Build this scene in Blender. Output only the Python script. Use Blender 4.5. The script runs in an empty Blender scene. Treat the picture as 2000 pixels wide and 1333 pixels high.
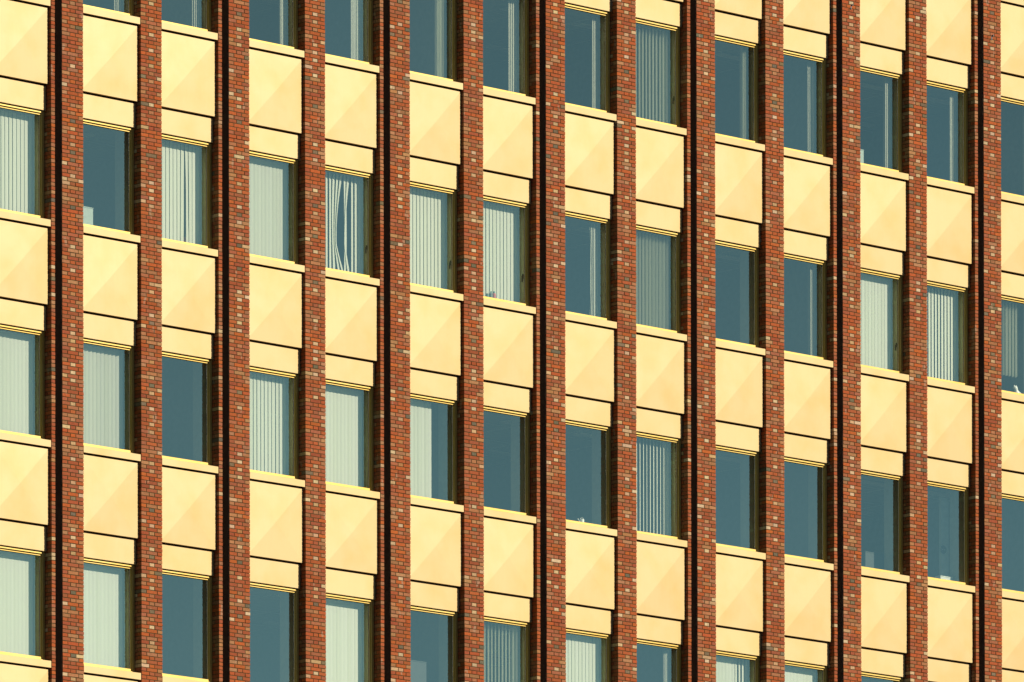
import bpy, math, random
from mathutils import Vector, Matrix

random.seed(7)
SC = bpy.context.scene
COL = SC.collection

# ------------------------------------------------------------------ camera
CAM = Vector((-93.681, -111.291, -29.912))
YAW, PITCH, ROLL = 0.749344, 0.0084904, -0.0016717
FPX, SHIFT = 16763.07, 3073.58


def look_axes():
    f = Vector((math.sin(YAW) * math.cos(PITCH), math.cos(YAW) * math.cos(PITCH), math.sin(PITCH)))
    r = Vector((math.cos(YAW), -math.sin(YAW), 0))
    u = r.cross(f)
    r2 = r * math.cos(ROLL) + u * math.sin(ROLL)
    u2 = -r * math.sin(ROLL) + u * math.cos(ROLL)
    return r2, u2, f


RX, UX, FX = look_axes()
cd = bpy.data.cameras.new('camera')
cam = bpy.data.objects.new('camera', cd)
COL.objects.link(cam)
cam.matrix_world = Matrix(((RX.x, UX.x, -FX.x, CAM.x), (RX.y, UX.y, -FX.y, CAM.y), (RX.z, UX.z, -FX.z, CAM.z), (0, 0, 0, 1)))
cd.sensor_width = 36
cd.lens = FPX / 2000 * 36
cd.shift_y = SHIFT / 2000
cd.clip_start = 1
cd.clip_end = 6000
SC.camera = cam

# ------------------------------------------------------------------ light
SUNV = Vector((.455, -1.0, .45)).normalized()       # towards the sun
SUN_EL = math.asin(SUNV.z)
SUN_AZ = math.atan2(SUNV.x, SUNV.y)
w = bpy.data.worlds.new("World")
SC.world = w
w.use_nodes = True
nt = w.node_tree
sky = nt.nodes.new('ShaderNodeTexSky')
sky.sky_type = 'NISHITA'
sky.sun_disc = False
sky.sun_elevation = SUN_EL
sky.sun_rotation = SUN_AZ
sky.air_density = .38
sky.dust_density = .1
sky.ozone_density = 1.5
bg = nt.nodes['Background']
bg.inputs['Strength'].default_value = .05
nt.links.new(sky.outputs[0], bg.inputs[0])
sd = bpy.data.lights.new('sun', 'SUN')
sd.energy = 5.0
sd.angle = math.radians(.5)
sd.color = (1.0, .90, .74)
sun = bpy.data.objects.new('sun', sd)
COL.objects.link(sun)
sun.rotation_euler = (-SUNV).to_track_quat('-Z', 'Y').to_euler()
sun.location = (20, -40, 30)
vs = SC.view_settings
vs.view_transform = 'Standard'
vs.look = 'None'
vs.exposure = .90
vs.gamma = 1
vs.use_curve_mapping = False

# ------------------------------------------------------------------ dimensions
PW, CLEAR, SW, GAP = .468, 1.2842, .082, .1569      # pier, clear bay, slim pier, slot
CH, JT = 1 / 15.0, .012                             # course height, joint
STO = 56 * CH                                       # storey
Z0, NC = -2.5 * STO + .012, 280                            # first course, number of courses
ZTOP = Z0 + NC * CH
GROUND = -31.6


def is_double(i):
    return i % 2 == 0


def XR(i):                                           # right face of pier i
    n = i // 2 if i >= 0 else -((-i + 1) // 2) + (1 if i % 2 else 0)
    # doubles passed between pier 0 and i
    k = 0
    if i > 0:
        k = sum(1 for j in range(1, i + 1) if is_double(j))
    elif i < 0:
        k = -sum(1 for j in range(i + 1, 1) if is_double(j))
    return i * (CLEAR + PW) + k * (SW + GAP)


def XL(i):                                           # left face of pier i (slim pier included)
    return XR(i) - PW - ((SW + GAP) if is_double(i) else 0)


def proj(p):
    v = Vector(p) - CAM
    z = v.dot(FX)
    return 1000 + FPX * v.dot(RX) / z, 666.5 + SHIFT - FPX * v.dot(UX) / z


# ------------------------------------------------------------------ helpers
class MB:
    def __init__(s):
        s.v = []
        s.f = []
        s.t = []

    def quadbox(s, lo, hi, faces='LRDUFB'):
        x0, y0, z0 = lo
        x1, y1, z1 = hi
        b = len(s.v)
        s.v += [(x0, y0, z0), (x1, y0, z0), (x1, y1, z0), (x0, y1, z0), (x0, y0, z1), (x1, y0, z1), (x1, y1, z1), (x0, y1, z1)]
        d = {'D': (0, 3, 2, 1), 'U': (4, 5, 6, 7), 'F': (0, 1, 5, 4), 'B': (2, 3, 7, 6), 'L': (3, 0, 4, 7), 'R': (1, 2, 6, 5)}
        for k in faces:
            s.f.append(tuple(b + q for q in d[k]))
        return s

    def prism(s, prof, x0, x1):
        """profile of (y, z) points, counter-clockwise seen from +x, swept along x"""
        b = len(s.v)
        n = len(prof)
        s.v += [(x0, y, z) for y, z in prof] + [(x1, y, z) for y, z in prof]
        for i in range(n):
            j = (i + 1) % n
            s.f.append((b + i, b + n + i, b + n + j, b + j))
        s.f.append(tuple(b + i for i in range(n)))
        s.f.append(tuple(b + n + i for i in reversed(range(n))))
        return s

    def mesh(s, name, mat, fixn=False):
        m = bpy.data.meshes.new(name)
        m.from_pydata(s.v, [], s.f)
        if s.t:
            a = m.color_attributes.new('tint', 'FLOAT_COLOR', 'CORNER')
            buf = []
            for f, c in zip(s.f, s.t):
                buf += list(c) * len(f)
            a.data.foreach_set('color', buf)
        if fixn:
            import bmesh
            bm = bmesh.new()
            bm.from_mesh(m)
            bmesh.ops.recalc_face_normals(bm, faces=bm.faces)
            bm.to_mesh(m)
            bm.free()
        m.materials.append(mat)
        m.update()
        return m


def obj(name, mesh, parent=None, loc=(0, 0, 0)):
    o = bpy.data.objects.new(name, mesh)
    COL.objects.link(o)
    o.parent = parent
    o.location = loc
    return o


def empty(name, loc, parent=None):
    o = bpy.data.objects.new(name, None)
    COL.objects.link(o)
    o.location = loc
    o.parent = parent
    o.empty_display_size = .2
    return o


def tag(o, label, cat, group=None):
    o['label'] = label
    o['category'] = cat
    if group:
        o['group'] = group
    return o


def jit(a):
    return random.uniform(-a, a)


# ------------------------------------------------------------------ materials
def new_mat(name):
    m = bpy.data.materials.new(name)
    m.use_nodes = True
    return m, m.node_tree, m.node_tree.nodes['Principled BSDF']


def N(t, typ, **kw):
    n = t.nodes.new(typ)
    for k, v in kw.items():
        setattr(n, k, v)
    return n


def mixc(t, a, b, fac, mode='MIX'):
    n = N(t, 'ShaderNodeMix', data_type='RGBA', blend_type=mode)
    for sock, v in ((n.inputs[6], a), (n.inputs[7], b), (n.inputs[0], fac)):
        if isinstance(v, bpy.types.NodeSocket):
            t.links.new(v, sock)
        else:
            sock.default_value = v
    return n.outputs[2]


def noise(t, scale, vec=None, detail=4, rough=.6, out=0):
    n = N(t, 'ShaderNodeTexNoise')
    n.inputs['Scale'].default_value = scale
    n.inputs['Detail'].default_value = detail
    n.inputs['Roughness'].default_value = rough
    if vec is not None:
        t.links.new(vec, n.inputs['Vector'])
    return n.outputs[out]


def ramp(t, fac, stops):
    r = N(t, 'ShaderNodeValToRGB')
    t.links.new(fac, r.inputs[0])
    e = r.color_ramp.elements
    while len(e) < len(stops):
        e.new(.5)
    for k, (p, c) in enumerate(stops):
        e[k].position = p
        e[k].color = c if len(c) == 4 else (*c, 1)
    return r.outputs[0]


def g(v):
    return (v, v, v, 1)


def brick_mat(name, per_object):
    m, t, p = new_mat(name)
    pos = N(t, 'ShaderNodeNewGeometry').outputs['Position']
    if per_object:
        base = N(t, 'ShaderNodeObjectInfo').outputs['Color']
    else:
        a = N(t, 'ShaderNodeAttribute')
        a.attribute_name = 'tint'
        base = a.outputs['Color']
    # mottled clay: darker burnt and lighter sanded spots inside each brick
    sh = ramp(t, noise(t, 26, pos, 5, .65), [(.32, g(.78)), (.5, g(1.0)), (.72, g(1.17))])
    c = mixc(t, base, sh, 1.0, 'MULTIPLY')
    mp = N(t, 'ShaderNodeMapping')
    mp.inputs['Scale'].default_value = (1, 1, .45)
    mp.inputs['Rotation'].default_value = (0, .6, 0)
    t.links.new(pos, mp.inputs[0])
    sm = ramp(t, noise(t, 6.5, mp.outputs[0], 3, .5), [(.655, g(0)), (.69, g(1))])
    c = mixc(t, c, (.20, .12, .075, 1), mixc(t, g(0), sm, .7))
    fine = ramp(t, noise(t, 160, pos, 3, .7), [(.3, g(.86)), (.7, g(1.12))])
    c = mixc(t, c, fine, 1.0, 'MULTIPLY')
    t.links.new(c, p.inputs['Base Color'])
    p.inputs['Roughness'].default_value = .9
    p.inputs['Specular IOR Level'].default_value = .15
    b = N(t, 'ShaderNodeBump')
    b.inputs['Strength'].default_value = .5
    b.inputs['Distance'].default_value = .004
    t.links.new(noise(t, 90, pos, 5, .7), b.inputs['Height'])
    t.links.new(b.outputs[0], p.inputs['Normal'])
    return m


M_BRICK = brick_mat('brick_clay', False)
M_BRICK1 = brick_mat('brick_clay_single', True)

m, t, p = new_mat('mortar')
pos = N(t, 'ShaderNodeNewGeometry').outputs['Position']
c = ramp(t, noise(t, 12, pos, 4), [(.3, (.034, .024, .009)), (.7, (.060, .044, .017))])
t.links.new(c, p.inputs['Base Color'])
p.inputs['Roughness'].default_value = .95
p.inputs['Specular IOR Level'].default_value = .1
M_MORTAR = m

m, t, p = new_mat('dark_cavity')
p.inputs['Base Color'].default_value = (.05, .03, .018, 1)
p.inputs['Roughness'].default_value = .95
M_CAV = m
m, t, p = new_mat('slot_shade')  # near-black colour standing in for the shade inside the pier slots
p.inputs['Base Color'].default_value = (.044, .019, .008, 1)
p.inputs['Roughness'].default_value = .9
M_SLOT_SHADE = m


def gold(name, col, col2, metallic, rough):
    m, t, p = new_mat(name)
    oi = N(t, 'ShaderNodeObjectInfo')
    tc = N(t, 'ShaderNodeTexCoord')
    add = N(t, 'ShaderNodeVectorMath', operation='ADD')
    t.links.new(tc.outputs['Object'], add.inputs[0])
    sc = N(t, 'ShaderNodeVectorMath', operation='SCALE')
    t.links.new(oi.outputs['Location'], sc.inputs[0])
    sc.inputs['Scale'].default_value = .77
    t.links.new(sc.outputs[0], add.inputs[1])
    n1 = noise(t, 1.6, add.outputs[0], 4, .5)
    f = ramp(t, n1, [(.42, g(0)), (.72, g(1))])
    c = mixc(t, (*col, 1), (*col2, 1), f)
    # faint run-off streaks and dust
    ms = N(t, 'ShaderNodeMapping')
    ms.inputs['Scale'].default_value = (22, 22, .9)
    t.links.new(add.outputs[0], ms.inputs[0])
    st = ramp(t, noise(t, 1.0, ms.outputs[0], 4, .6), [(.35, g(.985)), (.6, g(1.0))])
    c = mixc(t, c, st, 1.0, 'MULTIPLY')
    # every sheet leaves the coating line a touch lighter or darker
    rr = ramp(t, oi.outputs['Random'], [(0, g(.95)), (1, g(1.02))])
    c = mixc(t, c, rr, 1.0, 'MULTIPLY')
    t.links.new(c, p.inputs['Base Color'])
    rn = N(t, 'ShaderNodeMapRange')
    rn.inputs['To Min'].default_value = rough - .03
    rn.inputs['To Max'].default_value = rough + .05
    t.links.new(noise(t, 3, add.outputs[0], 3), rn.inputs[0])
    t.links.new(rn.outputs[0], p.inputs['Roughness'])
    p.inputs['Metallic'].default_value = metallic
    p.inputs['Specular IOR Level'].default_value = .27
    b = N(t, 'ShaderNodeBump')
    b.inputs['Strength'].default_value = .25
    b.inputs['Distance'].default_value = .004
    t.links.new(noise(t, 1.3, add.outputs[0], 2), b.inputs['Height'])
    t.links.new(b.outputs[0], p.inputs['Normal'])
    return m


M_PANEL = gold('cream_gold_panel', (.368, .273, .123), (.360, .248, .090), .1, .50)
M_FRAME = gold('gold_frame_metal', (.41, .295, .080), (.40, .265, .052), .35, .42)
M_RAIL = gold('gold_sill_metal', (.88, .66, .28), (.86, .60, .20), .25, .45)


def simple(name, col, rough=.7, spec=.3, metallic=0):
    m, t, p = new_mat(name)
    pos = N(t, 'ShaderNodeNewGeometry').outputs['Position']
    s = ramp(t, noise(t, 9, pos, 4), [(.3, g(.9)), (.7, g(1.08))])
    t.links.new(mixc(t, (*col, 1), s, 1.0, 'MULTIPLY'), p.inputs['Base Color'])
    p.inputs['Roughness'].default_value = rough
    p.inputs['Specular IOR Level'].default_value = spec
    p.inputs['Metallic'].default_value = metallic
    return m


M_STRIP = simple('pale_jamb_strip', (.72, .68, .45), .5)
M_GASKET = simple('black_gasket', (.02, .02, .018), .6)
M_PLASTER = simple('inner_plaster', (.34, .35, .30), .85)
M_LINING = simple('window_lining', (.46, .48, .36), .7)
M_CEIL = simple('ceiling_paint', (.42, .45, .38), .9)
M_FLOOR = simple('office_floor', (.14, .13, .11), .6)
M_GRID = simple('ceiling_bar', (.66, .68, .60), .5)
M_WHITE = simple('white_board', (.74, .76, .68), .6)
M_TEAL = simple('teal_plastic', (.14, .30, .28), .4)
M_PINK = simple('pink_plastic', (.62, .16, .17), .4)
M_GREYP = simple('grey_plastic', (.25, .30, .30), .4)
M_CAB = simple('cabinet_grey', (.05, .065, .065), .5)
M_DARK = simple('dark_plastic', (.05, .07, .08), .5)
M_CERAM = simple('white_ceramic', (.85, .86, .80), .25)
M_GROUND = simple('paving', (.038, .034, .028), .95)
M_DOOR = simple('pale_door', (.42, .50, .44), .6)

# glass: coated double glazing, clear enough for the blinds, mirrors the sky
m, t, p = new_mat('window_glass')
t.nodes.remove(p)
out = t.nodes['Material Output']
tr = N(t, 'ShaderNodeBsdfTransparent')
tr.inputs[0].default_value = (.87, .90, .865, 1)
gl = N(t, 'ShaderNodeBsdfGlossy')
gl.inputs['Roughness'].default_value = .0
gl.inputs['Color'].default_value = (.66, 1.0, .68, 1)
ge = N(t, 'ShaderNodeNewGeometry')
dt = N(t, 'ShaderNodeVectorMath', operation='DOT_PRODUCT')
t.links.new(ge.outputs['Incoming'], dt.inputs[0])
t.links.new(ge.outputs['Normal'], dt.inputs[1])
ab = N(t, 'ShaderNodeMath', operation='ABSOLUTE')
t.links.new(dt.outputs['Value'], ab.inputs[0])
iv = N(t, 'ShaderNodeMath', operation='SUBTRACT')
iv.inputs[0].default_value = 1
t.links.new(ab.outputs[0], iv.inputs[1])
pw = N(t, 'ShaderNodeMath', operation='POWER')
t.links.new(iv.outputs[0], pw.inputs[0])
pw.inputs[1].default_value = 5
fr = N(t, 'ShaderNodeMapRange')                    # reflectance of the coated pane: F0 at the front, 1 at grazing
fr.inputs['To Min'].default_value = .35
fr.inputs['To Max'].default_value = 1.0
t.links.new(pw.outputs[0], fr.inputs[0])
ob = N(t, 'ShaderNodeObjectInfo')                  # panes of slightly different coating batches
rv = N(t, 'ShaderNodeMapRange')
rv.inputs['To Min'].default_value = .325
rv.inputs['To Max'].default_value = .375
t.links.new(ob.outputs['Random'], rv.inputs[0])
t.links.new(rv.outputs[0], fr.inputs['To Min'])
mx = N(t, 'ShaderNodeMixShader')
t.links.new(fr.outputs[0], mx.inputs[0])
t.links.new(tr.outputs[0], mx.inputs[1])
t.links.new(gl.outputs[0], mx.inputs[2])
t.links.new(mx.outputs[0], out.inputs[0])
M_GLASS = m

# fabric slats: matt front, a little light passes through
m, t, p = new_mat('blind_fabric')
t.nodes.remove(p)
out = t.nodes['Material Output']
oi = N(t, 'ShaderNodeObjectInfo')
rr = ramp(t, oi.outputs['Random'], [(0, (.74, .74, .61, 1)), (1, (.79, .79, .68, 1))])
di = N(t, 'ShaderNodeBsdfDiffuse')
tl = N(t, 'ShaderNodeBsdfTranslucent')
t.links.new(rr, di.inputs[0])
tl.inputs[0].default_value = (.40, .46, .35, 1)
mx = N(t, 'ShaderNodeMixShader')
mx.inputs[0].default_value = .22
t.links.new(di.outputs[0], mx.inputs[1])
t.links.new(tl.outputs[0], mx.inputs[2])
t.links.new(mx.outputs[0], out.inputs[0])
M_BLIND = m

# ------------------------------------------------------------------ setting: ground
mb = MB().quadbox((-1500, -1500, GROUND - .5), (1500, 1500, GROUND))
o = obj('ground', mb.mesh('ground', M_GROUND))
o['kind'] = 'structure'

# ------------------------------------------------------------------ the building
bld = empty('office_building', (XR(0), .6, GROUND))
tag(bld, 'brick office building with slim brick piers, cream gold panels and tall windows', 'building')
BL = Vector(bld.location)


def bobj(name, mesh, loc=(0, 0, 0), parent=None):
    """child of the building (or of one of its parts) given in world coordinates"""
    o = bpy.data.objects.new(name, mesh)
    COL.objects.link(o)
    par = parent or bld
    o.parent = par
    base = BL if par is bld else BL + Vector(par.location)
    o.location = Vector(loc) - base
    return o


# --- bricks
RED = [(.50, .135, .050), (.52, .150, .060), (.46, .130, .060), (.58, .160, .048), (.44, .140, .075), (.42, .120, .060),
       (.47, .165, .090), (.46, .180, .110), (.54, .140, .050), (.43, .150, .085), (.49, .145, .058), (.50, .150, .062)]
PINK = [(.50, .24, .14), (.52, .27, .15), (.45, .23, .14), (.54, .31, .19)]
PALE = [(.68, .50, .36), (.74, .60, .46), (.64, .46, .32), (.76, .64, .52)]
GREY = [(.24, .20, .15), (.28, .24, .19), (.20, .19, .16)]


def tint(kind):
    r = random.random()
    if kind == 'mid':
        pal = PALE if r < .30 else GREY if r < .39 else PINK if r < .62 else RED
    elif kind == 'head':
        pal = PALE if r < .075 else GREY if r < .09 else PINK if r < .46 else RED
    else:
        pal = PALE if r < .008 else GREY if r < .014 else PINK if r < .17 else RED
    c = random.choice(pal)
    k = random.uniform(.88, 1.12)
    k *= .352
    return (c[0] * k, c[1] * k * .86 * random.uniform(.94, 1.06), c[2] * k * .64 * random.uniform(.92, 1.08), 1)


def brick_geo(mbx, x0, x1, y0, y1, z0, z1, col, o=(0, 0, 0)):
    """one brick: arrised front, slightly uneven corners (18 faces and fewer)"""
    b = len(mbx.v)
    e = .0025
    y0 += jit(.002)
    j = [jit(.0012) for _ in range(8)]
    P = [(x0 + j[0], y0 + e, z0 + j[1]), (x1 + j[2], y0 + e, z0 + j[3]), (x1 + j[4], y0 + e, z1 + j[5]), (x0 + j[6], y0 + e, z1 + j[7])]
    I = [(P[0][0] + e, y0, P[0][2] + e), (P[1][0] - e, y0, P[1][2] + e), (P[2][0] - e, y0, P[2][2] - e), (P[3][0] + e, y0, P[3][2] - e)]
    K = [(q[0], y1, q[2]) for q in P]
    mbx.v += [(q[0] - o[0], q[1] - o[1], q[2] - o[2]) for q in P + I + K]
    F = [(4, 5, 6, 7), (0, 1, 5, 4), (1, 2, 6, 5), (2, 3, 7, 6), (3, 0, 4, 7),
         (0, 8, 9, 1), (1, 9, 10, 2), (2, 10, 11, 3), (3, 11, 8, 0), (8, 11, 10, 9)]
    mbx.f += [tuple(b + q for q in f) for f in F]
    if col:
        mbx.t += [col] * len(F)


ALL = []          # every brick: (pier, x0, x1, y0, y1, z0, z1, kind)
MORT = {}
SHEETS = {}
H, S, T3 = .108, .228, .168
for i in range(-1, 14):
    xr = XR(i)
    xl = xr - PW
    mo = MB()
    for c in range(NC):
        z0 = Z0 + c * CH
        zb, zt = z0 + JT, z0 + CH
        a = (c % 2 == 0)
        if a:
            xs = [(xl, xl + H, 'head'), (xl + H + JT, xl + H + JT + S, 'str'), (xr - H, xr, 'head')]
        else:
            xs = [(xl, xl + T3, 'str'), (xl + T3 + JT, xl + T3 + JT + H, 'mid'), (xr - T3, xr, 'str')]
        ph = (c - (0 if i % 3 != 2 else 1)) % 56
        weep = ph in (0, 55)
        for k, (x0, x1, kd) in enumerate(xs):
            corner = (k != 1)
            dy = (S if a else H) if corner else .105
            ex = jit(.003) if k == 2 else 0
            sx = jit(.002)
            ALL.append((i, x0 + sx * (k != 2), x1 + sx * (k != 2) + ex, 0, dy, zb, zt, kd))
            if k < 2 and not (weep and random.random() < .8):
                mo.quadbox((x1, .009 + jit(.0015), zb - .001), (xs[k + 1][0], .05, zt + .001), 'F')
        # second brick on the left return, seen in the window reveal
        y2 = (S if a else H) + JT
        ALL.append((i, xl, xl + .105, y2, y2 + (H if a else S), zb, zt, 'head'))
        # bed joint
        bedy = .014 if (weep and ph == 0) else .009 + jit(.0012)
        mo.quadbox((xl + .007, bedy, z0 - .0005), (xr - .008, .45, z0 + JT + .0005), 'LRF')
        if is_double(i):
            sl = xr - PW - GAP - SW
            ALL.append((i, sl + jit(.002), sl + SW - .001 + jit(.0015), 0, S if a else H, zb, zt, 'sl'))
            ALL.append((i, sl, sl + SW, y2, y2 + (H if a else S), zb, zt, 'head'))
            mo.quadbox((sl + .005, .009 + jit(.0012), z0 - .0005), (sl + SW - .006, .45, z0 + JT + .0005), 'LRF')
    # core behind the facing
    mo.quadbox((xl + .010, .022, Z0), (xr - .010, .60, ZTOP), 'LRFBUD')
    if is_double(i):
        sl = xr - PW - GAP - SW
        mo.quadbox((sl + .010, .022, Z0), (sl + SW - .010, .60, ZTOP), 'LRFBUD')
        mo.quadbox((sl + SW - .010, .34, Z0), (xl + .010, .60, ZTOP), 'F')
        sheets = MB().quadbox((sl + SW + .001, .020, Z0), (sl + SW + .005, .335, ZTOP)).quadbox((xl - .005, .014, Z0), (xl - .001, .335, ZTOP)).quadbox((sl + SW + .006, .33, Z0), (xl - .006, .336, ZTOP))  # dark sheets added over slot walls and back, to keep the slot dark
        SHEETS[i] = sheets
    MORT[i] = mo

piers = {}
for i in range(-1, 14):
    mo = MORT[i]
    org = Vector((XR(i) - PW / 2, .3, Z0))
    mo.v = [(x - org.x, y - org.y, z - org.z) for x, y, z in mo.v]
    pr = bobj('brick_pier', mo.mesh('brick_pier_core', M_MORTAR), org)
    piers[i] = pr
    if i in SHEETS:
        bobj('slot_shade_sheet', SHEETS[i].mesh('slot_shade_sheet', M_SLOT_SHADE), (0, 0, 0), pr)

# the 300 bricks that show largest become objects of their own
vis = []
for n, (i, x0, x1, y0, y1, z0, z1, kd) in enumerate(ALL):
    if y0 > 0 or kd == 'sl':
        continue
    a0 = proj((x0, 0, z1))
    a1 = proj((x1, 0, z0))
    if a0[0] < 4 or a1[0] > 1996 or a0[1] < 4 or a1[1] > 1329:
        continue
    vis.append(((a1[0] - a0[0]) * (a1[1] - a0[1]), n))
vis.sort(reverse=True)
single = set(n for _, n in vis[:300])
stuff = MB()
OB = Vector((XR(6), 0, 0))
for n, (i, x0, x1, y0, y1, z0, z1, kd) in enumerate(ALL):
    kd2 = 'head' if kd == 'sl' and random.random() < .4 else ('str' if kd == 'sl' else kd)
    col = tint(kd2)
    if n in single:
        cpt = ((x0 + x1) / 2, y0, (z0 + z1) / 2)
        b = MB()
        brick_geo(b, x0, x1, y0, y1, z0, z1, None, cpt)
        o = bobj('brick', b.mesh('brick', M_BRICK1), cpt, piers[i])
        o.color = col
    else:
        brick_geo(stuff, x0, x1, y0, y1, z0, z1, col, OB)
o = bobj('brickwork', stuff.mesh('brickwork', M_BRICK), OB)
o['kind'] = 'stuff'

# --- window and panel meshes, local origin: right face of the pier on the left, facade plane, sill line
G = .010
W = CLEAR


def box_mesh(name, mat, *boxes):
    b = MB()
    for lo, hi in boxes:
        b.quadbox(lo, hi)
    return b.mesh(name, mat)


def bevel(mesh, w_=.0025, seg=2):
    import bmesh
    bm = bmesh.new()
    bm.from_mesh(mesh)
    bmesh.ops.bevel(bm, geom=list(bm.edges), offset=w_, segments=seg, affect='EDGES', clamp_overlap=True)
    bm.to_mesh(mesh)
    bm.free()
    return mesh


# upper panel: four shallow facets rising to the middle, returned edges
b = MB()
x0, x1, zt, zb, yd, ya = G, W - G, -.162, -1.446, .069, .042
b.v = [(x0, yd, zb), (x1, yd, zb), (x1, yd, zt), (x0, yd, zt), ((x0 + x1) / 2, ya, (zb + zt) / 2),
       (x0, yd + .045, zb), (x1, yd + .045, zb), (x1, yd + .045, zt), (x0, yd + .045, zt)]
b.f = [(0, 1, 4), (1, 2, 4), (2, 3, 4), (3, 0, 4), (0, 5, 6, 1), (1, 6, 7, 2), (2, 7, 8, 3), (3, 8, 5, 0), (5, 8, 7, 6)]
ME_UP = b.mesh('faceted_panel', M_PANEL)
ME_LO = bevel(box_mesh('lower_panel', M_PANEL, ((G, .133, -1.886), (W - G, .165, -1.474))), .003)
# sill: deep pressed profile sloping to the front
b = MB().prism([(.008, -.137), (.024, -.137), (.024, -.125), (.17, -.125), (.17, -.001), (.160, -.003), (.008, -.021)], .007, W - .007)
ME_SILL = bevel(b.mesh('window_sill', M_PANEL, True), .002, 1)

FT = 1.838      # frame top
b = MB()        # outer frame with drip moulds
b.quadbox((.004, .177, -.003), (.062, .232, FT))
b.quadbox((W - .062, .177, -.003), (W - .004, .232, FT))
b.quadbox((.062, .177, 1.807), (W - .062, .232, FT))
b.quadbox((.062, .166, -.003), (W - .062, .232, .020))
ME_OUT = bevel(b.mesh('frame', M_FRAME), .002, 1)
b = MB()        # sash
b.quadbox((.062, .197, .020), (.082, .248, 1.803))
b.quadbox((W - .082, .197, .020), (W - .062, .248, 1.803))
b.quadbox((.082, .197, 1.774), (W - .082, .248, 1.789))
b.quadbox((.082, .188, .0205), (W - .082, .248, .062))
ME_SASH = bevel(b.mesh('sash', M_FRAME), .002, 1)
b = MB()
b.quadbox((W - .090, .214, .062), (W - .083, .219, 1.774))
b.quadbox((.083, .214, .062), (.090, .219, 1.774))
ME_STRIP = b.mesh('jamb_strip', M_STRIP)  # thin pale strips beside the glass at both jambs
b = MB()
b.quadbox((W - .098, .216, .062), (W - .0905, .221, 1.774))
b.quadbox((.0905, .216, .062), (.098, .221, 1.774))
b.quadbox((.098, .216, .062), (W - .098, .221, .068))
b.quadbox((.098, .216, 1.768), (W - .098, .221, 1.774))
ME_GSK = b.mesh('gasket', M_GASKET)
b = MB()
b.v = [(.084, .222, .06), (W - .084, .222, .06), (W - .084, .222, 1.776), (.084, .222, 1.776)]
b.f = [(0, 1, 2, 3)]
ME_PANE = b.mesh('pane', M_GLASS)
b = MB()
b.quadbox((W - .082, .2485, .52), (W - .066, .262, .60))
b.quadbox((W - .080, .2625, .46), (W - .068, .285, .57))
ME_HDL = b.mesh('handle', M_DARK)
# backing behind the panels: dark cavity board
ME_BACK = box_mesh('backing_board', M_CAV, ((-.008, .19, -1.893), (W + .008, .30, -.006)))

ROWS = range(-3, 4)


def shown(i, r, m=230):
    """is the bay right of pier i, storey r, in or near the picture"""
    z = r * STO
    top = proj((XR(i), 0, z + 1.85))[1]
    bot = proj((XL(i + 1), 0, z - 1.9))[1]
    return bot > -m and top < 1333 + m


BAYS = range(-1, 13)
WIN = {}
for i in BAYS:
    x = XR(i)
    for r in ROWS:
        if not shown(i, r):
            continue
        z = r * STO
        if z - 1.9 < Z0 or z + 1.85 > ZTOP:
            pass
        bobj('upper_panel', ME_UP, (x, 0, z))
        bobj('window_sill', ME_SILL, (x, 0, z))
        # the lower panel belongs over the window of the storey beneath
        bobj('lower_panel', ME_LO, (x, 0, z))
        bobj('backing_board', ME_BACK, (x, 0, z))
        if r == max(q for q in ROWS if shown(i, q)):
            bobj('upper_panel', ME_UP, (x, 0, z + STO))
            bobj('lower_panel', ME_LO, (x, 0, z + STO))
            bobj('backing_board', ME_BACK, (x, 0, z + STO))
        wn = bobj('window', ME_OUT, (x, 0, z))
        bobj('sash', ME_SASH, (x, 0, z), wn)
        bobj('jamb_strip', ME_STRIP, (x, 0, z), wn)
        bobj('gasket', ME_GSK, (x, 0, z), wn)
        bobj('pane', ME_PANE, (x, 0, z), wn)
        if (i, r) in ((3, 0), (4, 0), (10, 0), (5, 0), (7, 1)):
            bobj('handle', ME_HDL, (x - .02, 0, z), wn)
        WIN[(i, r)] = wn

# --- inside of the building: wall linings, slabs, ceilings
XA, XB = XL(-1) - 1.0, XR(13) + 1.0
DIN = .60
ME_LAMP = box_mesh('ceiling_lamp', M_WHITE, ((0, 0, 0), (1.1, .2, .024)))
b = MB()
for i in range(-1, 14):
    b.quadbox((XL(i) - .055, .249, Z0), (XR(i) + .055, .262, ZTOP), 'F')
    b.quadbox((XL(i) - .055, .262, Z0), (XR(i) + .055, DIN + .02, ZTOP), 'LRB')
bobj('inner_lining', b.mesh('inner_lining', M_LINING))
for r in range(-3, 4):
    z = r * STO
    lo, hi = max(z - 1.886, Z0), z + .030
    if lo >= hi or lo > ZTOP:
        continue
    hi = min(hi, ZTOP)
    bb = MB().quadbox((XA, .31, z - 1.83), (XB, DIN, z + .03))
    bobj('parapet_wall', bb.mesh('parapet_wall', M_PLASTER))
    bb = MB().quadbox((XA, DIN, z - 1.55), (XB, 8.0, z - .87))
    bobj('floor_slab', bb.mesh('floor_slab', M_FLOOR))
    bb = MB().quadbox((XA, DIN + .001, z - 1.62), (XB, 7.98, z - 1.56))
    cl = bobj('ceiling', bb.mesh('ceiling', M_CEIL))
    gr = MB()
    x = XA
    while x < XB:
        gr.quadbox((x, DIN + .05, z - 1.632), (x + .024, 7.9, z - 1.6205), 'LRD')
        x += 1.2
    for k in range(1, 12, 2):
        gr.quadbox((XA, DIN + k * .6, z - 1.635), (XB, DIN + k * .6 + .024, z - 1.6335), 'FBD')
    x = XA + .64
    while x < XB - 1.2:
        for yy in (1.3, 3.7):
            bobj('ceiling_lamp', ME_LAMP, (x, DIN + yy, z - 1.66), cl)
        x += 1.8
    bobj('ceiling_grid', gr.mesh('ceiling_grid', M_GRID), (0, 0, 0), cl)
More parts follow.
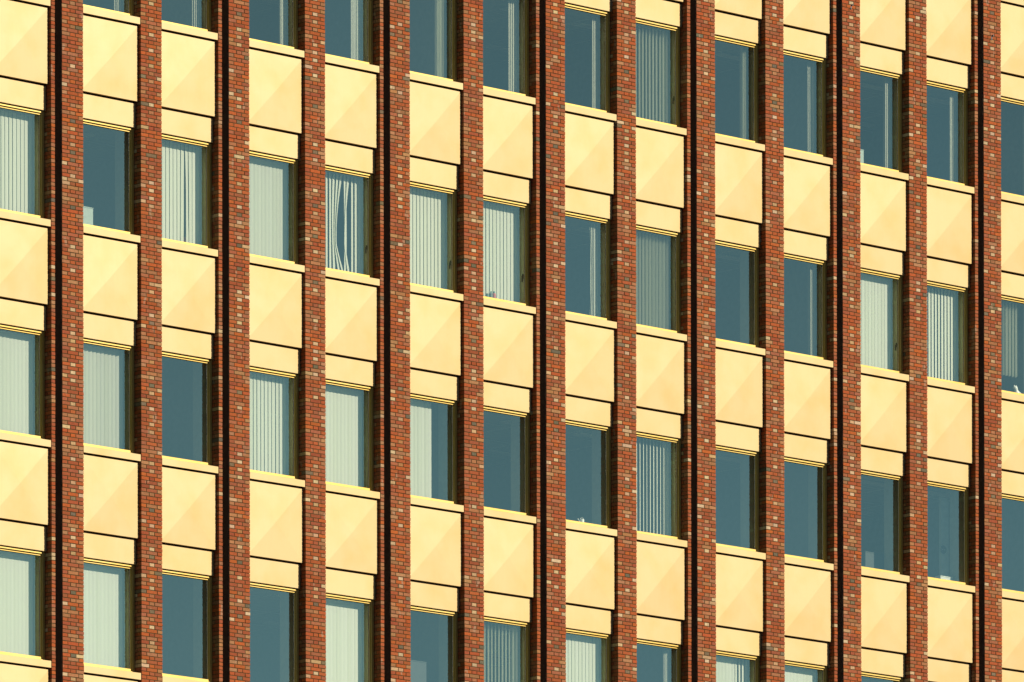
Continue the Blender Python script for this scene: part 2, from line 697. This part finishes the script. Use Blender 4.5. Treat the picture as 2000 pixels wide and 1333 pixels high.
bb = MB().quadbox((XA, 7.98, Z0), (XB, 8.2, ZTOP), 'F')
bobj('back_wall', bb.mesh('back_wall', M_PLASTER))
for i in (2, 5, 8, 10, 13, -1):
    bb = MB().quadbox((XR(i) - .30, DIN + .03, Z0), (XR(i) - .18, 7.97, ZTOP), 'LRF')
    bobj('partition_wall', bb.mesh('partition_wall', M_PLASTER))
# the storeys below the picture, and the closed ends, as plain brick-faced mass
b = MB().quadbox((XA, .02, GROUND), (XB, 8.3, Z0 - .01))
bobj('lower_storeys', b.mesh('lower_storeys', M_MORTAR))
b = MB().quadbox((XA - .2, .05, Z0), (XA, 8.3, ZTOP)).quadbox((XB, .05, Z0), (XB + .2, 8.3, ZTOP)).quadbox((XA, .05, ZTOP + .001), (XB, 8.3, ZTOP + .3))
bobj('end_wall', b.mesh('end_wall', M_MORTAR))

# ------------------------------------------------------------------ blinds
ORD = ['leftmost', 'second', 'third', 'fourth', 'fifth', 'sixth', 'seventh', 'eighth', 'ninth', 'tenth', 'eleventh', 'twelfth', 'thirteenth', 'rightmost']
ROWN = {2: 'row above the top one', 1: 'top row', 0: 'second row', -1: 'third row', -2: 'bottom row', -3: 'row below the bottom one'}
NUM = {-1: 'leftmost', 12: 'rightmost'}


def where(i, r):
    c = ORD[i + 1]
    return '%s column, %s' % (c, ROWN[r])


PITCH_S, SLW = .0855, .089
DB = .40


def slat_mesh(a, zb, zt, bend=None, curl=.0035, n=2):
    """one fabric slat turned by a, hanging from zt to zb; bend(z) gives (dx, dy, da)"""
    b = MB()
    segs = 1 if bend is None else 22
    cols = [-.5, 0, .5]
    for k in range(segs + 1):
        z = zb + (zt - zb) * k / segs
        dx, dy, da = bend(z) if bend else (0, 0, 0)
        an = a + da
        for c in cols:
            lx = c * SLW
            ly = -curl if c == 0 else 0
            b.v.append((dx + lx * math.cos(an) - ly * math.sin(an), dy + lx * math.sin(an) + ly * math.cos(an), z))
    for k in range(segs):
        for c in range(2):
            q = k * 3 + c
            b.f.append((q, q + 1, q + 4, q + 3))
    return b.mesh('slat', M_BLIND)


HEAD = box_mesh('headrail', M_PLASTER, ((.075, DB - .022, 1.795), (W - .075, DB + .022, 1.825)))


def blind(i, r, label, deg, x_from=.095, x_to=W - .095, jitter=3, bends=None, degs=None, pitch=PITCH_S, short=0):
    x, z = XR(i), r * STO
    root = empty('vertical_blind', (x, DB, z))
    tag(root, label, 'blind', 'vertical blinds in the office windows')
    hd = HEAD.copy() if False else HEAD
    o = obj('headrail', hd, root, (0, -DB, 0))
    n = int((x_to - x_from) / pitch) + 1
    off = ((x_to - x_from) - (n - 1) * pitch) / 2
    for k in range(n):
        a = deg + jit(jitter)
        if degs and k in degs:
            a = degs[k]
        bd = bends.get(k) if bends else None
        me = slat_mesh(math.radians(a), .045 + short, 1.79, bd)
        s = obj('slat', me, root, (x_from + off + k * pitch + jit(.002), 0, 0))
    return root


def bunched(i, r, label, n, width, right=.075, deg=62):
    """slats drawn together at the right-hand jamb"""
    x, z = XR(i), r * STO
    root = empty('vertical_blind', (x, DB, z))
    tag(root, label, 'blind', 'vertical blinds in the office windows')
    obj('headrail', HEAD, root, (0, -DB, 0))
    for k in range(n):
        me = slat_mesh(math.radians(deg + jit(8)), .045, 1.79)
        obj('slat', me, root, (W - right - .02 - width * (k + .5) / n, jit(.01), 0))
    return root


def sbend(amp, z0, z1, power=1.0, back=0.0, tw=0.0):
    def f(z):
        u = max(0, min(1, (1.79 - z) / 1.745))
        s = math.sin(math.pi * min(1, u / .9)) if back == 0 else (math.sin(math.pi * u * .75) - back * max(0, u - .7) * 3)
        return (amp * s, 0, tw * math.sin(math.pi * u))
    return f


NEAT = 'closed pale vertical blind with thin dark gaps, %s'
SMO = 'fully closed smooth pale vertical blind, %s'
blind(-1, 0, NEAT % where(-1, 0), 9)
blind(-1, -1, 'closed pale vertical blind with soft pleats, %s' % where(-1, -1), -12)
blind(-1, -2, 'flat closed cream blind with no gaps, %s' % where(-1, -2), -3, jitter=1)
blind(0, -1, 'closed greenish blind with saw-toothed shadow along its top, %s' % where(0, -1), -26)
blind(0, -2, 'flat closed cream blind with no gaps, %s' % where(0, -2), -3, jitter=1)
blind(1, 0, 'closed pale blind with two slats pulled apart near its right side, %s' % where(1, 0), 8,
      bends={8: sbend(-.008, 0, 0, 1, -1.0), 9: sbend(.016, 0, 0, 1, -1.0, .2), 10: sbend(.012, 0, 0, 1, -.6)}, degs={8: 13, 9: 12})
blind(2, 0, 'softly shaded closed blind without gaps, %s' % where(2, 0), -14)
blind(2, -1, NEAT % where(2, -1), 10)
tangle = {5: sbend(-.02, 0, 0), 6: sbend(-.055, 0, 0, 1, 1.6), 7: sbend(-.125, 0, 0, 1, 1.25, .3), 8: sbend(.015, 0, 0, 1, .3), 9: sbend(-.085, 0, 0, 1, 1.0, .3)}
blind(3, 0, 'half open blind with tangled crooked slats in its middle, %s' % where(3, 0), 23, bends=tangle)
blind(3, -1, 'bright fully closed blind with soft pleats, %s' % where(3, -1), -10)
blind(3, -2, 'closed cream blind with two faint seams, %s' % where(3, -2), 1.5, jitter=1.2)
blind(4, 0, NEAT % where(4, 0), 8)
blind(4, -1, 'pale blind drawn over only the left half of the pane, %s' % where(4, -1), -12, x_to=.84)
blind(5, 0, 'closed pale blind behind small bottles on the sill, %s' % where(5, 0), 8.5)
blind(5, -2, 'dim blind with slats turned away and dark gaps, %s' % where(5, -2), 66)
blind(6, -2, NEAT % where(6, -2), 5, jitter=2)
blind(7, 1, 'dim greenish blind with slats turned away and wide gaps, %s' % where(7, 1), 66)
blind(7, 0, 'dull grey-green blind nearly closed from behind, %s' % where(7, 0), 83, jitter=7)
blind(7, -1, 'blind with slats edge on, seen as thin bright lines, %s' % where(7, -1), 38, jitter=2.5)
blind(8, -2, 'closed pale blind with dark gaps at its right side, %s' % where(8, -2), -6, degs={9: 22, 10: 25, 11: 24, 12: 26})
blind(9, -2, 'flat closed cream blind with no gaps, %s' % where(9, -2), -3, jitter=1)
blind(10, 0, 'closed cream blind with faint seams, %s' % where(10, 0), 3, jitter=1.5)
blind(11, 0, 'pale blind with sharp dark gaps between all slats, %s' % where(11, 0), 17, jitter=2)
blind(12, 0, 'dim narrow blind drawn to the left of the pane, %s' % where(12, 0), 74, x_from=.44, x_to=.84, short=.36)

bunched(0, 1, 'blind drawn aside to a pale strip, %s' % where(0, 1), 6, 0.17, deg=45)
bunched(1, 1, 'blind drawn aside to a narrow pale strip, %s' % where(1, 1), 6, 0.146, deg=38)
bunched(2, 1, 'blind drawn aside to a pale strip by the jamb, %s' % where(2, 1), 6, 0.13, deg=35)
bunched(3, 1, 'blind drawn aside to the brightest broad strip, %s' % where(3, 1), 8, 0.23, deg=28)
bunched(4, 1, 'blind drawn aside to a dull teal strip, %s' % where(4, 1), 7, 0.23, deg=75)
bunched(5, 1, 'blind drawn aside to a bright strip, %s' % where(5, 1), 6, 0.205, deg=36)
bunched(6, 1, 'blind drawn aside to a bright narrow strip, %s' % where(6, 1), 6, 0.136, deg=36)
bunched(8, 1, 'blind drawn aside to a dull strip, %s' % where(8, 1), 5, 0.128, deg=72)
bunched(9, 1, 'blind drawn aside to a broad pale strip, %s' % where(9, 1), 7, 0.18, deg=45)
bunched(10, 1, 'blind drawn aside to a thin pale strip, %s' % where(10, 1), 5, 0.118, deg=36)
bunched(11, 1, 'blind drawn aside to a bright strip, %s' % where(11, 1), 6, 0.152, deg=36)
bunched(12, 1, 'blind drawn aside at the picture edge, %s' % where(12, 1), 6, 0.15, deg=50)
rt = bunched(6, 0, 'blind drawn aside with slats crossing at the bottom, %s' % where(6, 0), 5, 0.157, deg=36)
for k, a_ in enumerate((.03, -.025)):
    me = slat_mesh(math.radians(40), .045, 1.79, sbend(a_, 0, 0, 1, 1.0))
    obj('slat', me, rt, (W - .30 + k * .03, -.012 * k, 0))
bunched(9, 0, 'blind drawn aside to a thin pale line, %s' % where(9, 0), 5, 0.11, deg=40)
bunched(7, -2, 'blind drawn aside to a bright strip, %s' % where(7, -2), 6, 0.114, deg=32)


# ------------------------------------------------------------------ things on the inner sills
def lathe(prof, n=20):
    b = MB()
    for r_, z_ in prof:
        for k in range(n):
            an = 2 * math.pi * k / n
            b.v.append((r_ * math.cos(an), r_ * math.sin(an), z_))
    for s in range(len(prof) - 1):
        for k in range(n):
            k2 = (k + 1) % n
            b.f.append((s * n + k, s * n + k2, (s + 1) * n + k2, (s + 1) * n + k))
    b.f.append(tuple(range(n - 1, -1, -1)))
    b.f.append(tuple((len(prof) - 1) * n + k for k in range(n)))
    return b


def at_sill(i, r, dx, y=.315):
    return (XR(i) + dx, y, r * STO + .0305)


SILLX = .03
bt = empty('bottle', at_sill(5, 0, .545))
tag(bt, 'pink bottle with teal cap, right one of the bottles on the sill', 'bottle')
obj('body', lathe([(.030, 0), (.034, .01), (.034, .12), (.026, .145), (.018, .15)]).mesh('body', M_PINK), bt)
obj('cap', lathe([(.020, .15), (.020, .178), (.016, .182)]).mesh('cap', M_TEAL), bt)
bt = empty('bottle', at_sill(5, 0, .475))
tag(bt, 'grey-blue bottle in the middle of the three containers on the sill', 'bottle')
obj('body', lathe([(.024, 0), (.026, .01), (.026, .12), (.016, .15)]).mesh('body', M_GREYP), bt)
obj('cap', lathe([(.015, .15), (.015, .17), (.012, .174)]).mesh('cap', M_TEAL), bt)
jar = empty('jar', at_sill(5, 0, .386))
tag(jar, 'small teal jar standing left of the two bottles on the sill', 'jar')
obj('body', lathe([(.026, 0), (.030, .01), (.030, .085), (.025, .1)]).mesh('body', M_TEAL), jar)
obj('lid', lathe([(.028, .1005), (.028, .118), (.024, .122)]).mesh('lid', M_GREYP), jar)


def skin_blob(name, pts, mat, n=14):
    """string of ellipses along a path -> one continuous mesh; pts: (x, y, z, rx, ry)"""
    b = MB()
    for x, y, z, rx, ry in pts:
        for k in range(n):
            an = 2 * math.pi * k / n
            b.v.append((x + rx * math.cos(an), y + ry * math.sin(an), z))
    for s in range(len(pts) - 1):
        for k in range(n):
            k2 = (k + 1) % n
            b.f.append((s * n + k, s * n + k2, (s + 1) * n + k2, (s + 1) * n + k))
    b.f.append(tuple(range(n - 1, -1, -1)))
    b.f.append(tuple((len(pts) - 1) * n + k for k in range(n)))
    me = b.mesh(name, mat)
    for pl in me.polygons:
        pl.use_smooth = True
    return me


fg = empty('cat_figurine', at_sill(12, 0, .73, .30))
tag(fg, 'white china cat figurine on the sill of the rightmost window', 'figurine')
obj('body', skin_blob('body', [(.03, 0, 0, .09, .05), (.035, 0, .02, .10, .055), (.03, 0, .05, .085, .05), (0, 0, .08, .055, .04), (-.02, 0, .105, .038, .032),
                               (-.035, 0, .125, .045, .036), (-.045, 0, .15, .048, .038), (-.045, 0, .17, .040, .033), (-.042, 0, .185, .018, .016)], M_CERAM), fg)
b = MB()
for sx in (-.075, -.02):
    q = len(b.v)
    b.v += [(sx - .014, -.01, .165), (sx + .016, -.01, .165), (sx, .012, .165), (sx, 0, .205)]
    b.f += [(q, q + 1, q + 3), (q + 1, q + 2, q + 3), (q + 2, q, q + 3), (q, q + 2, q + 1)]
obj('ears', b.mesh('ears', M_CERAM), fg)

mg = empty('watering_can', at_sill(6, -1, .68, .30))
tag(mg, 'small white watering can on the sill of a dark window', 'watering can')
obj('body', lathe([(.042, 0), (.045, .01), (.040, .10), (.036, .105)]).mesh('body', M_CERAM), mg)
sp = skin_blob('spout', [(-.035, 0, .03, .012, .012), (-.06, 0, .055, .010, .010), (-.085, 0, .085, .009, .009), (-.105, 0, .105, .016, .014)], M_CERAM)
obj('spout', sp, mg)
b = MB()
for k in range(9):
    an = math.pi * k / 8
    cx, cz = .0 - .036 * math.cos(an), .105 + .03 * math.sin(an)
    for dx_, dy_ in ((-.005, -.005), (.005, -.005), (.005, .005), (-.005, .005)):
        b.v.append((cx + dx_, dy_, cz))
for k in range(8):
    for e_ in range(4):
        e2 = (e_ + 1) % 4
        b.f.append((k * 4 + e_, k * 4 + e2, k * 4 + 4 + e2, k * 4 + 4 + e_))
obj('handle', b.mesh('handle', M_CERAM), mg)


def carton(name, i, r, x0, x1, h, y0, y1, label, cat, mat, base=0.0305):
    o = empty(name, (XR(i) + x0, y0, r * STO + base))
    tag(o, label, cat)
    wd, dp = x1 - x0, y1 - y0
    obj('body', bevel(box_mesh('body', mat, ((0, 0, 0), (wd, dp, h))), .004), o)
    obj('lid', bevel(box_mesh('lid', mat, ((-.004, -.004, h + .0005), (wd + .004, dp + .004, h + .018))), .003), o)
    return o


carton('box', 0, 0, .22, .605, .385, .46, .60, 'pale grey box standing in the lower left of the dark window', 'box', M_DOOR)
carton('box', 1, 0, .88, .99, .17, .47, .58, 'small reddish box behind the gap of the pulled apart slats', 'box', M_PINK)
carton('box', 11, -1, .813, 1.14, .14, .46, .60, 'white box on the sill in front of the pale inner door', 'box', M_WHITE)
carton('box', 10, 1, .30, .43, .31, .34, .44, 'small pale box at the lower left of the top row window', 'box', M_DOOR)
carton('cabinet', 10, -1, .761, 1.40, .545, .65, 1.05, 'tall grey cabinet behind the lower part of a dark window', 'cabinet', M_CAB, -.1)
carton('cabinet', 4, -2, .50, .966, .92, .65, 1.0, 'low grey cabinet top behind the bottom row window', 'cabinet', M_CAB, .05)
carton('box', 11, 1, .18, .45, .20, .46, .60, 'grey box in the lower left of the rightmost whole top window', 'box', M_GREYP)

# pale door with a round dark disc, part of the building's inside
x, z = XR(11), -STO
dr = bobj('inner_door', bevel(box_mesh('inner_door', M_DOOR, ((0, 0, -.86), (.215, .05, 1.70))), .003), (x + 1.01, .64, z))
b = lathe([(.075, 0), (.075, .012)], 28)
b.v = [(vx, -vz, vy) for vx, vy, vz in b.v]
ds = b.mesh('round_disc', M_DARK, True)
dsc = bobj('round_disc', ds, (x + 1.068, .638, z + .72), dr)
b = MB()
for sx in (-.025, .025):
    b.quadbox((sx - .009, -.016, -.009), (sx + .009, -.0125, .009))
bobj('disc_mark', b.mesh('disc_mark', M_WHITE), (x + 1.068, .638, z + .72), dr)

# two old wall hooks left in the brickwork
for (i, px, py) in ((10, 1664, 12), (12, 1939.5, 72)):
    best = None
    xh = XR(i) - .468 * (1680.6 - 1664) / 34 if i == 10 else XR(i) - .468 * (1957.2 - 1939.5) / 35
    zh = 0
    for _ in range(4):
        zh += (proj((xh, 0, zh))[1] - py) / 104
    b = MB()
    b.quadbox((-.022, -.003, -.045), (.0, .006, .0))
    b.quadbox((0, -.030, 0), (.014, .006, .030))
    b.quadbox((-.03, -.012, -.07), (-.014, .006, -.04))
    bobj('wall_hook', b.mesh('wall_hook', M_DARK), (xh, 0, zh), piers[i])
